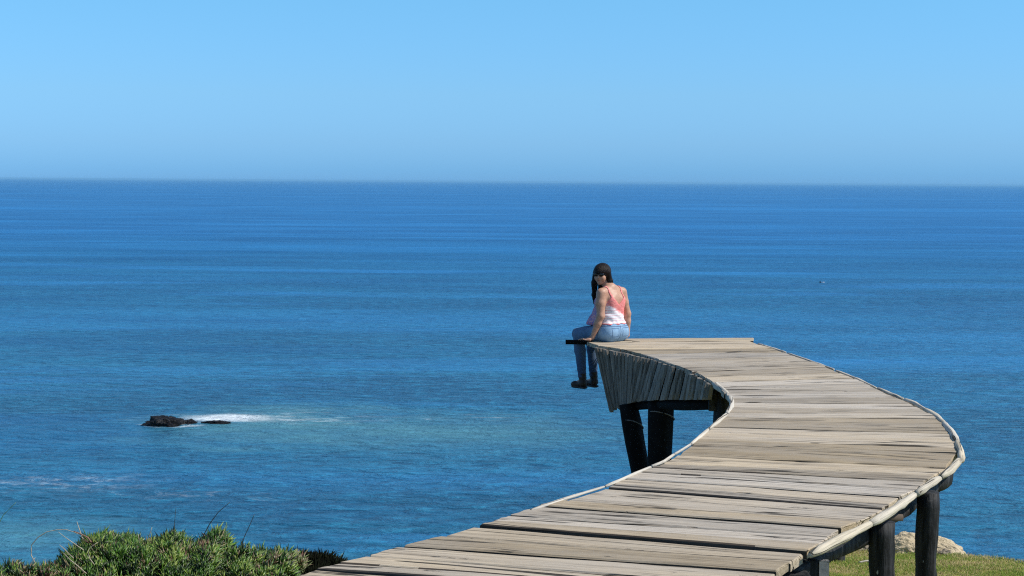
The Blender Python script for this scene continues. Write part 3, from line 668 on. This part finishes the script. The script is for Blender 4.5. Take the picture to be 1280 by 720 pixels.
stalk('bare_twig', [(118, 684), (110, 672), (100, 667), (92, 664)], 10.85, .0058, C_br, 'red brown twig meeting the arching pale twig')
stalk('bare_twig', [(104, 676), (100, 664), (96, 652)], 10.9, .0028, C_pale, 'short straight pale twig standing where the arch ends')
stalk('bare_twig', [(105, 688), (92, 679), (82, 672), (73, 665)], 10.6, .0028, C_pale, 'upper of the parallel pale twigs leaning left')
stalk('bare_twig', [(92, 698), (84, 690), (78, 684), (74, 681)], 10.5, .0026, C_pale, 'middle parallel twig leaning left with a green tip')
stalk('bare_twig', [(108, 717), (98, 708), (88, 700), (79, 691)], 10.4, .0030, C_pale, 'lowest of the parallel pale twigs leaning left')
stalk('bare_twig', [(118, 706), (112, 698), (110, 690), (113, 684), (122, 678)], 10.42, .0032, C_pale, 'curled bare twig on the face of the green mound')
stalk('bare_twig', [(187, 676), (186, 671), (190, 659)], 10.8, .0028, C_pale, 'short pale twig above the middle of the green mound')
stalk('bare_twig', [(174, 678), (173, 668)], 10.8, .0024, C_pale, 'tiny pale stub left of the middle twig')
stalk('bare_twig', [(30, 722), (36, 708), (44, 697)], 10.5, .0034, C_pale, 'thick pale twig at the foot of the arching twig')
stalk('grass_stalk', [(-8, 668), (4, 644), (20, 628)], 10.5, .0022, C_grn, 'green stalk entering from the left edge of the picture')
stalk('grass_stalk', [(218, 674), (218, 655), (220, 634)], 11.0, .0022, C_dark, 'thin dark upright stalk above the middle of the mound')
stalk('grass_stalk', [(252, 674), (262, 655), (273, 640), (287, 628)], 11.0, .0036, C_dark, 'tallest dark stalk leaning right over the sea')
stalk('grass_stalk', [(281, 692), (282, 670), (283, 653)], 11.0, .0044, C_grn, 'bright green upright blade, left of a close pair')
stalk('grass_stalk', [(285, 692), (285, 675), (285, 663)], 11.0, .0036, C_grn, 'bright green upright blade, shorter right one of a close pair')
stalk('grass_stalk', [(300, 692), (305, 672), (312, 657), (318, 643)], 11.0, .0030, C_dark, 'brown stalk leaning right at the right end of the mound')
stalk('grass_stalk', [(131, 674), (132, 664), (130, 657)], 11.0, .0022, C_dark, 'short thin stalk above the left part of the mound')

# ------------------------------------------------------------------ person (signed distance bodies, one surface each)
def grid_pts(lo, hi, h):
    ax = [np.arange(lo[i], hi[i]+h, h) for i in range(3)]; return ax, np.stack(np.meshgrid(*ax, indexing='ij'), -1)
def rc(P, a, b, ra, rb, sq=None):
    a = np.array(a, float); b = np.array(b, float); d = b-a; t_ = np.clip(((P-a)@d)/max(d@d, 1e-12), 0, 1)[..., None]
    q = P-(a+t_*d)
    if sq is not None: q = q/np.array(sq)
    return np.linalg.norm(q, axis=-1)-(ra+(rb-ra)*t_[..., 0])
def el_(P, c, r, M=None):
    q = P-np.array(c, float)
    if M is not None: q = q@M
    r = np.array(r, float); k = np.linalg.norm(q/r, axis=-1); return (k-1)*k/np.maximum(np.linalg.norm(q/(r*r), axis=-1), 1e-6)
def sm(a, b, k=.02):
    h = np.clip(.5+.5*(b-a)/k, 0, 1); return b*(1-h)+a*h-k*h*(1-h)
def union(ds, k=.02):
    o = ds[0]
    for d in ds[1:]: o = sm(o, d, k)
    return o
def surf(name, fn, lo, hi, h, parent, mat, disp=None):
    ax, P = grid_pts(lo, hi, h); V = fn(P); ins = V < 0; nx_, ny_, nz_ = V.shape
    cnt = np.zeros((nx_-1, ny_-1, nz_-1)); acc = np.zeros((nx_-1, ny_-1, nz_-1, 3))
    cor = [(i, j, k) for i in (0, 1) for j in (0, 1) for k in (0, 1)]
    sl_ = lambda c: (slice(c[0], nx_-1+c[0]), slice(c[1], ny_-1+c[1]), slice(c[2], nz_-1+c[2]))
    for a in cor:
        for ax_ in range(3):
            if a[ax_]: continue
            b = list(a); b[ax_] = 1; va = V[sl_(a)]; vb = V[sl_(b)]; x = (va < 0) != (vb < 0); t_ = np.where(x, va/np.where(x, va-vb, 1), 0)
            p = np.zeros(va.shape+(3,)); p[..., 0] = a[0]; p[..., 1] = a[1]; p[..., 2] = a[2]; p[..., ax_] += t_
            acc += p*x[..., None]; cnt += x
    act = cnt > 0; idx = -np.ones(cnt.shape, int); idx[act] = np.arange(act.sum())
    cells = np.argwhere(act); vs = (cells+acc[act]/cnt[act][:, None])*h+np.array(lo)
    fs = []
    for ax_ in range(3):
        u, v = [(1, 2), (2, 0), (0, 1)][ax_]
        s0 = [slice(None)]*3; s1 = [slice(None)]*3; s0[ax_] = slice(0, -1); s1[ax_] = slice(1, None)
        A = ins[tuple(s0)]; Bn = ins[tuple(s1)]; e = np.argwhere(A != Bn)
        e = e[(e[:, u] > 0) & (e[:, v] > 0) & (e[:, u] < cnt.shape[u]) & (e[:, v] < cnt.shape[v])]
        du = np.zeros(3, int); du[u] = 1; dv = np.zeros(3, int); dv[v] = 1
        q = np.stack([idx[tuple((e-du-dv).T)], idx[tuple((e-dv).T)], idx[tuple(e.T)], idx[tuple((e-du).T)]], 1)
        flip = ~A[tuple(e.T)]; q[flip] = q[flip][:, ::-1]; fs.append(q)
    fs = np.concatenate(fs)
    me = bpy.data.meshes.new(name); me.from_pydata(vs.tolist(), [], fs.tolist()); me.update(); me.validate()
    return link(name, me, parent, None, mat, True)

PX = Vector((atY(763, 420, 17.48).x, 17.48, .004)); TH = R(42)
PE = empty('person', PX, TH); tag(PE, 'person in pink top, jeans and sunglasses sitting on the boardwalk end looking back', 'person')
# head frame
hc = np.array((-.052, .092, .724)); fd = np.array((-.92, -.36, -.06)); fd /= np.linalg.norm(fd)
hr = np.cross(fd, (0.07, 0.03, 1)); hr /= np.linalg.norm(hr); hu = np.cross(hr, fd); HM = np.stack([hr, fd, hu], 1)   # columns: right, front, up
def HP(P): return (P-hc)@HM
def H2L(p): return hc+HM@np.array(p, float)
hand_l_w = np.array((-.232, .045, .050)); hand_r_w = np.array((.246, -.02, .050))
def hand(P, wr, fdir, side):
    """wr wrist, fdir finger direction in the deck plane, side +1: thumb to the right of fdir"""
    f = np.array((*fdir, 0.)); f /= np.linalg.norm(f); s = np.array((f[1], -f[0], 0))*side; z = np.array((0, 0, 1.))
    pc = wr+f*.045-z*.026; ds = [rc(P, wr-z*.004, wr+f*.03-z*.02, .024, .025), rc(P, pc-s*.022-f*.01, pc-s*.026+f*.03, .016, .013), rc(P, pc+s*.018-f*.01, pc+s*.024+f*.03, .016, .013), rc(P, pc, pc+f*.032, .017, .013)]
    k = union(ds, .015)
    for j, (o, L) in enumerate(((.031, .062), (.011, .072), (-.010, .067), (-.030, .052))):
        b0 = pc+s*o+f*.032; b1 = b0+f*L*.5+z*.006+s*o*.25; b2 = b1+f*L*.5-z*.012+s*o*.12
        k = sm(k, np.minimum(rc(P, b0, b1, .0088, .0080), rc(P, b1, b2, .0080, .0066)), .004)
    t0 = wr+s*.018+f*.010-z*.015; t1 = t0+s*.032+f*.030-z*.004; t2 = t1+s*.006+f*.028
    return sm(k, np.minimum(rc(P, t0, t1, .012, .0095), rc(P, t1, t2, .0095, .0075)), .008)
def torso(P):
    return union([el_(P, (0, -.025, .12), (.165, .125, .125)), el_(P, (.085, -.06, .10), (.095, .095, .10)), el_(P, (-.085, -.06, .10), (.095, .095, .10)),
                  el_(P, (0, -.005, .27), (.148, .115, .13)), el_(P, (0, .03, .22), (.12, .10, .09)), el_(P, (0, -.008, .43), (.158, .115, .15)),
                  rc(P, (-.135, -.01, .535), (.135, -.01, .535), .047, .047), el_(P, (-.068, .085, .42), (.065, .062, .062)), el_(P, (.068, .085, .42), (.065, .062, .062)),
                  rc(P, (-.09, -.01, .56), (0, .0, .585), .035, .045), rc(P, (.09, -.01, .56), (0, .0, .585), .035, .045),
                  rc(P, (-.07, -.075, .46), (-.06, -.06, .36), .04, .04), rc(P, (.07, -.075, .46), (.06, -.06, .36), .04, .04)], .035)
def legs(P, r=0):
    o = []
    for s in (-1, 1):
        k = (s*.098, .40, .055); a = (s*.088, .345, -.42)
        o.append(union([rc(P, (s*.085, .0, .095), k, .092+r, .062+r), rc(P, k, (s*.096, .378, -.13), .058+r, .052+r), rc(P, (s*.096, .372, -.13), a, .053+r, .036+r)], .02))
    return np.minimum(o[0], o[1])
def arms(P):
    o = []
    for s, w_, e_ in ((-1, hand_l_w, (-.190, -.035, .285)), (1, hand_r_w, (.222, -.035, .29))):
        sh = (s*.160, -.012, .528)
        o.append(union([rc(P, sh, (s*.178, -.02, .42), .056, .054), rc(P, (s*.178, -.02, .42), e_, .054, .042), rc(P, e_, tuple(np.array(e_)*.65+w_*.35), .042, .039), rc(P, tuple(np.array(e_)*.65+w_*.35), w_, .039, .025)], .02))
    return np.minimum(o[0], o[1])
def head(P):
    Q = HP(P)
    k = union([el_(Q, (0, -.012, .025), (.074, .092, .090)), el_(Q, (0, .028, -.035), (.058, .060, .068)), rc(Q, (0, .062, -.086), (0, .060, -.082), .020, .020), el_(Q, (.034, .055, -.028), (.026, .026, .028)), el_(Q, (-.034, .055, -.028), (.026, .026, .028))], .025)
    k = sm(k, rc(Q, (0, .082, .012), (0, .100, -.022), .007, .0105), .010)
    k = sm(k, np.minimum(el_(Q, (.009, .091, -.026), (.008, .009, .006)), el_(Q, (-.009, .091, -.026), (.008, .009, .006))), .006)
    for s in (-1, 1):
        k = -sm(-k, el_(Q, (s*.031, .092, .012), (.020, .012, .013)), .010)
        k = sm(k, el_(Q, (s*.031, .072, .011), (.012, .012, .012)), .004)
        k = sm(k, el_(Q, (s*.075, -.012, -.006), (.009, .018, .028)), .006)
    k = sm(k, el_(Q, (0, .080, -.052), (.020, .010, .005)), .006); k = sm(k, el_(Q, (0, .078, -.061), (.016, .011, .006)), .006)
    return k
def body(P):
    d = union([torso(P), rc(P, (0, .0, .56), tuple(H2L((0, -.02, -.06))), .050, .046)], .03)
    d = sm(d, arms(P), .025); d = sm(d, head(P), .012); d = sm(d, legs(P), .03)
    for s in (-1, 1): d = sm(d, union([rc(P, (s*.088, .335, -.46), (s*.09, .43, -.50), .028, .020), rc(P, (s*.088, .345, -.42), (s*.088, .335, -.46), .036, .034)], .02), .01)
    d = sm(d, hand(P, hand_l_w, (-.74, .67), 1), .010); d = sm(d, hand(P, hand_r_w, (.05, 1.), -1), .010)
    return np.maximum(d, -P[..., 2]+.001) if False else d
def skin():
    t = NT('skin'); oc = t.coord(); n = t.noise(oc, 40, 4); c = t.mix(t.ramp(n, [(.3, 0.), (.7, 1.)]), (.43, .225, .145), (.54, .31, .21))
    t.p.inputs['Subsurface Weight'].default_value = .0
    return t.out(c, .5, t.bump(n, .001), .4)
surf('body', body, (-.34, -.21, -.56), (.34, .58, .87), .0058, PE, skin())
# lips
surf('mouth', lambda P: np.minimum(el_(HP(P), (0, .0835, -.0525), (.019, .0075, .0042)), el_(HP(P), (0, .082, -.0600), (.016, .008, .0052))), tuple(H2L((0, .08, -.056))-.03), tuple(H2L((0, .08, -.056))+.03), .0015, PE, plain('lips', (.35, .09, .08), .4, .05))

# jeans
def jeans(P):
    d = sm(torso(P), legs(P), .03)-.009
    fold = .0022*np.sin(P[..., 2]*95+P[..., 0]*40+np.sin(P[..., 1]*30)*1.5)*np.exp(-((P[..., 2]+.36)/.07)**2)+.0016*np.sin(P[..., 1]*90+P[..., 2]*55)*np.exp(-((P[..., 2]-.02)/.09)**2)
    d = d+fold
    tor = P[..., 2]-(.205-.25*np.clip(P[..., 1]-.05, 0, 1))
    d = np.maximum(d, tor)
    return np.maximum(d, -(P[..., 2]+.455))
def denim():
    t = NT('denim'); oc = t.coord(); n = t.noise(oc, 9, 5, .65); f = t.noise(oc, 220, 3, .6); s = t.n('ShaderNodeSeparateXYZ'); t.l(oc, s.inputs[0]); X, Y_, Z = s.outputs
    c = t.mix(t.ramp(n, [(.32, 0.), (.68, 1.)]), (.12, .24, .38), (.30, .48, .66))
    c = t.mix(t.math('MULTIPLY', f, .5), c, (.32, .46, .62))
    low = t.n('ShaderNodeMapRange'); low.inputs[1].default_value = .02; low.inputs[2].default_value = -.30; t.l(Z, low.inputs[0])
    c = t.mix(t.math('MULTIPLY', low.outputs[0], .8), c, (.028, .045, .085)); yf = t.n('ShaderNodeMapRange'); yf.inputs[1].default_value = .02; yf.inputs[2].default_value = .20; t.l(Y_, yf.inputs[0]); c = t.mix(t.math('MULTIPLY', yf.outputs[0], .62), c, (.05, .085, .17))  # leg shade painted into the denim, darker down the shins and forward thighs
    ax = t.math('ABSOLUTE', X)
    seam = t.math('LESS_THAN', ax, .003); back = t.math('LESS_THAN', Y_, -.03)
    def near(v, c0, w_): return t.math('LESS_THAN', t.math('ABSOLUTE', t.math('SUBTRACT', v, c0)), w_)
    # pocket outlines on the seat
    pk = t.math('MULTIPLY', t.math('LESS_THAN', t.math('ABSOLUTE', t.math('SUBTRACT', ax, .078)), .050), t.math('LESS_THAN', t.math('ABSOLUTE', t.math('SUBTRACT', Z, .105)), .048))
    pi = t.math('MULTIPLY', t.math('LESS_THAN', t.math('ABSOLUTE', t.math('SUBTRACT', ax, .078)), .045), t.math('LESS_THAN', t.math('ABSOLUTE', t.math('SUBTRACT', Z, .105)), .043))
    ln = t.math('MAXIMUM', t.math('SUBTRACT', pk, pi), seam); ln = t.math('MAXIMUM', ln, near(Z, .170, .003)); ln = t.math('MULTIPLY', ln, back)
    c = t.mix(ln, c, (.05, .10, .20))
    return t.out(c, .85, t.bump(t.math('ADD', n, f), .003), .2)
surf('jeans', jeans, (-.22, -.20, -.47), (.22, .50, .24), .0062, PE, denim())

# tank top with straps, low back and a loose front hem
def top(P):
    x, y, z = P[..., 0], P[..., 1], P[..., 2]
    drape = union([el_(P, (0, .09, .25), (.13, .09, .16)), el_(P, (-.03, .16, .17), (.12, .10, .055)), rc(P, (-.02, .11, .38), (-.04, .27, .16), .060, .035)], .05)
    base = sm(torso(P), drape, .04)
    fold = .0030*np.sin(z*70+x*22+3*np.sin(x*9))*np.exp(-((z-.27)/.09)**2)+.002*np.sin(x*120+z*20)*np.exp(-((z-.20)/.05)**2)
    d = base-.012+.006*np.clip((P[..., 2]-.46)/.06, 0, 1)-fold-.006*np.clip((.26-z)/.1, 0, 1)
    ax = np.abs(x); neck = np.where(y < 0, .40+1.0*ax, .44+.6*ax)         # V lower at the back
    strap = (np.abs(ax-.088-.1*(z-.5)) < .011)
    cut = np.where(strap, -1.0, z-neck); cut = np.maximum(cut, np.where(strap, -1.0, (ax-.118)*1.0+(z-.46)*.6))
    d = np.maximum(d, cut*.7)
    hem = .192+.006*np.sin(x*60)+np.where(y > .03, -.02, 0)
    return np.maximum(d, hem-z)
def topmat():
    t = NT('dyed_cotton'); oc = t.coord(); s = t.n('ShaderNodeSeparateXYZ'); t.l(oc, s.inputs[0]); X, Y_, Z = s.outputs
    n = t.noise(oc, 14, 4, .6); f = t.noise(t.mapping(oc, (1, 1, 3)), 30, 4, .6)
    c = t.mix(t.ramp(f, [(.35, 0.), (.65, 1.)]), (.78, .20, .19), (.86, .33, .30))
    h = t.math('ADD', t.math('ADD', Z, t.math('MULTIPLY', X, .55)), t.math('MULTIPLY', t.math('SUBTRACT', n, .5), .10))
    white = t.ramp(h, [(.315, 1.), (.345, 0.)]); wv = t.n('ShaderNodeTexWave', wave_type='BANDS', bands_direction='Z'); wv.inputs['Scale'].default_value = 11; wv.inputs['Distortion'].default_value = 3.0
    t.l(t.mapping(oc, (.6, .6, 1)), wv.inputs[0])
    wht = t.mix(t.ramp(wv.outputs['Fac'], [(.0, 1.), (.16, 0.)]), (.84, .80, .82), (.72, .36, .38))
    c = t.mix(white, c, wht)
    front = t.ramp(Y_, [(.03, 0.), (.08, 1.)])
    c = t.mix(t.math('MULTIPLY', front, .8), c, (.70, .28, .32))
    edge = t.ramp(Z, [(.197, 1.), (.203, 0.)]); c = t.mix(edge, c, (.78, .22, .22))
    front = t.ramp(Y_, [(.03, 0.), (.08, 1.)]); blot = t.ramp(t.noise(oc, 45, 3), [(.45, 0.), (.55, 1.)])
    c = t.mix(t.math('MULTIPLY', front, blot), c, (.30, .22, .42))
    return t.out(c, .85, t.bump(f, .004), .15)
surf('tank_top', top, (-.23, -.19, .09), (.23, .40, .62), .0058, PE, topmat())
# ties hanging from the hem on the right hip
def tie(P): return union([rc(P, (.165, -.045, .20), (.182, -.06, .10), .010, .011, (1, .7, 1)), rc(P, (.182, -.06, .10), (.176, -.05, .018), .013, .007, (1, .7, 1)), rc(P, (.165, -.02, .20), (.195, -.02, .06), .008, .008)], .012)
surf('hem_tie', tie, (.13, -.10, -.01), (.23, .02, .23), .004, PE, plain('coral_cloth', (.78, .14, .13), .8, .15))

# hair: fringe, long lock in front, mass on the shoulder
def hair(P):
    Q = HP(P); x, y, z = Q[..., 0], Q[..., 1], Q[..., 2]
    cap = el_(Q, (0, -.020, .030), (.094, .108, .098))
    face = el_(Q, (0, .105, -.045), (.060, .085, .078))
    cap = -sm(-cap, face, .008)                                        # opening for the face
    cap = np.maximum(cap, -(z+.075))
    fr = np.maximum(el_(Q, (0, .012, .028), (.080, .096, .086)), -(z-.020-.10*np.abs(x-.02))); fr = np.maximum(fr, -(y-.02))
    side = [rc(Q, (.078, -.005, .02), (.088, .000, -.10), .032, .040, (.8, 1, 1)), rc(Q, (.088, .000, -.10), (.094, -.010, -.23), .040, .032, (.8, 1, 1)), rc(Q, (.094, -.01, -.23), (.104, -.02, -.33), .032, .008),
            rc(Q, (-.075, -.01, .02), (-.088, -.02, -.08), .034, .036, (.8, 1, 1)), rc(Q, (-.088, -.02, -.08), (-.070, -.050, -.150), .034, .020), rc(Q, (0, -.07, .0), (.03, -.085, -.13), .055, .045), rc(Q, (.03, -.085, -.13), (.07, -.06, -.24), .042, .018)]
    d = union([cap, fr]+side, .018)
    ang = np.arctan2(x, y+.02); d = d+.0022*np.sin(ang*44+z*14)*np.clip((z+.02)/-.05+1, .35, 1)+.0016*np.sin(x*420+y*300)*(z < -.03)
    return d
def hairmat():
    t = NT('dark_hair'); oc = t.coord(); n = t.noise(t.mapping(oc, (1, 1, .08)), 150, 3, .6)
    c = t.mix(n, (.004, .003, .0025), (.020, .012, .009)); t.p.inputs['Anisotropic'].default_value = .5
    return t.out(c, .45, t.bump(n, .008), .16)
surf('hair', hair, tuple(hc+(-.19, -.19, -.38)), tuple(hc+(.19, .19, .15)), .0045, PE, hairmat())
# sunglasses
def glasses(P):
    Q = HP(P); o = []
    for s in (-1, 1):
        lens = el_(Q, (s*.033, .0915-.0, .010), (.030, .012, .022)); o.append(np.maximum(np.maximum(lens, -(Q[..., 1]-.080)), -1))
        o.append(rc(Q, (s*.060, .080, .016), (s*.080, .0, .008), .0035, .003))
        o.append(rc(Q, (s*.030, .098, .022), (s*.062, .082, .020), .0045, .004))
    o.append(rc(Q, (-.010, .100, .014), (.010, .100, .014), .004, .004)); return union(o, .004)
surf('sunglasses', glasses, tuple(hc-.14), tuple(hc+.14), .003, PE, plain('black_lens', (.006, .006, .008), .12, .1, 20, .0, .6))
# boots
def boot(s):
    def f(P):
        P = P+np.array((0, .030, 0)); x0_ = s*.088; up_ = rc(P, (x0_, .372, -.40), (x0_, .364, -.475), .045, .040); ft = rc(P, (x0_, .358, -.500), (x0_+s*.01, .475, -.516), .040, .030, (1, 1, .95)); toe = el_(P, (x0_+s*.012, .480, -.516), (.041, .045, .031))
        d = union([up_, ft, toe], .03); d = d+.002*np.sin(P[..., 2]*120)*(P[..., 2] > -.47)
        sole = np.maximum(union([rc(P, (x0_, .348, -.538), (x0_+s*.012, .480, -.538), .042, .041, (1, 1, .5))], .01), np.abs(P[..., 2]+.545)-.014)
        return np.minimum(np.maximum(d, -(P[..., 2]+.545)), sole)
    return f
M_boot = plain('dark_leather', (.030, .020, .016), .55, .4, 30)
for s in (-1, 1): surf('boot', boot(s), (s*.088-.08, .25, -.57), (s*.088+.08, .57, -.38), .005, PE, M_boot)
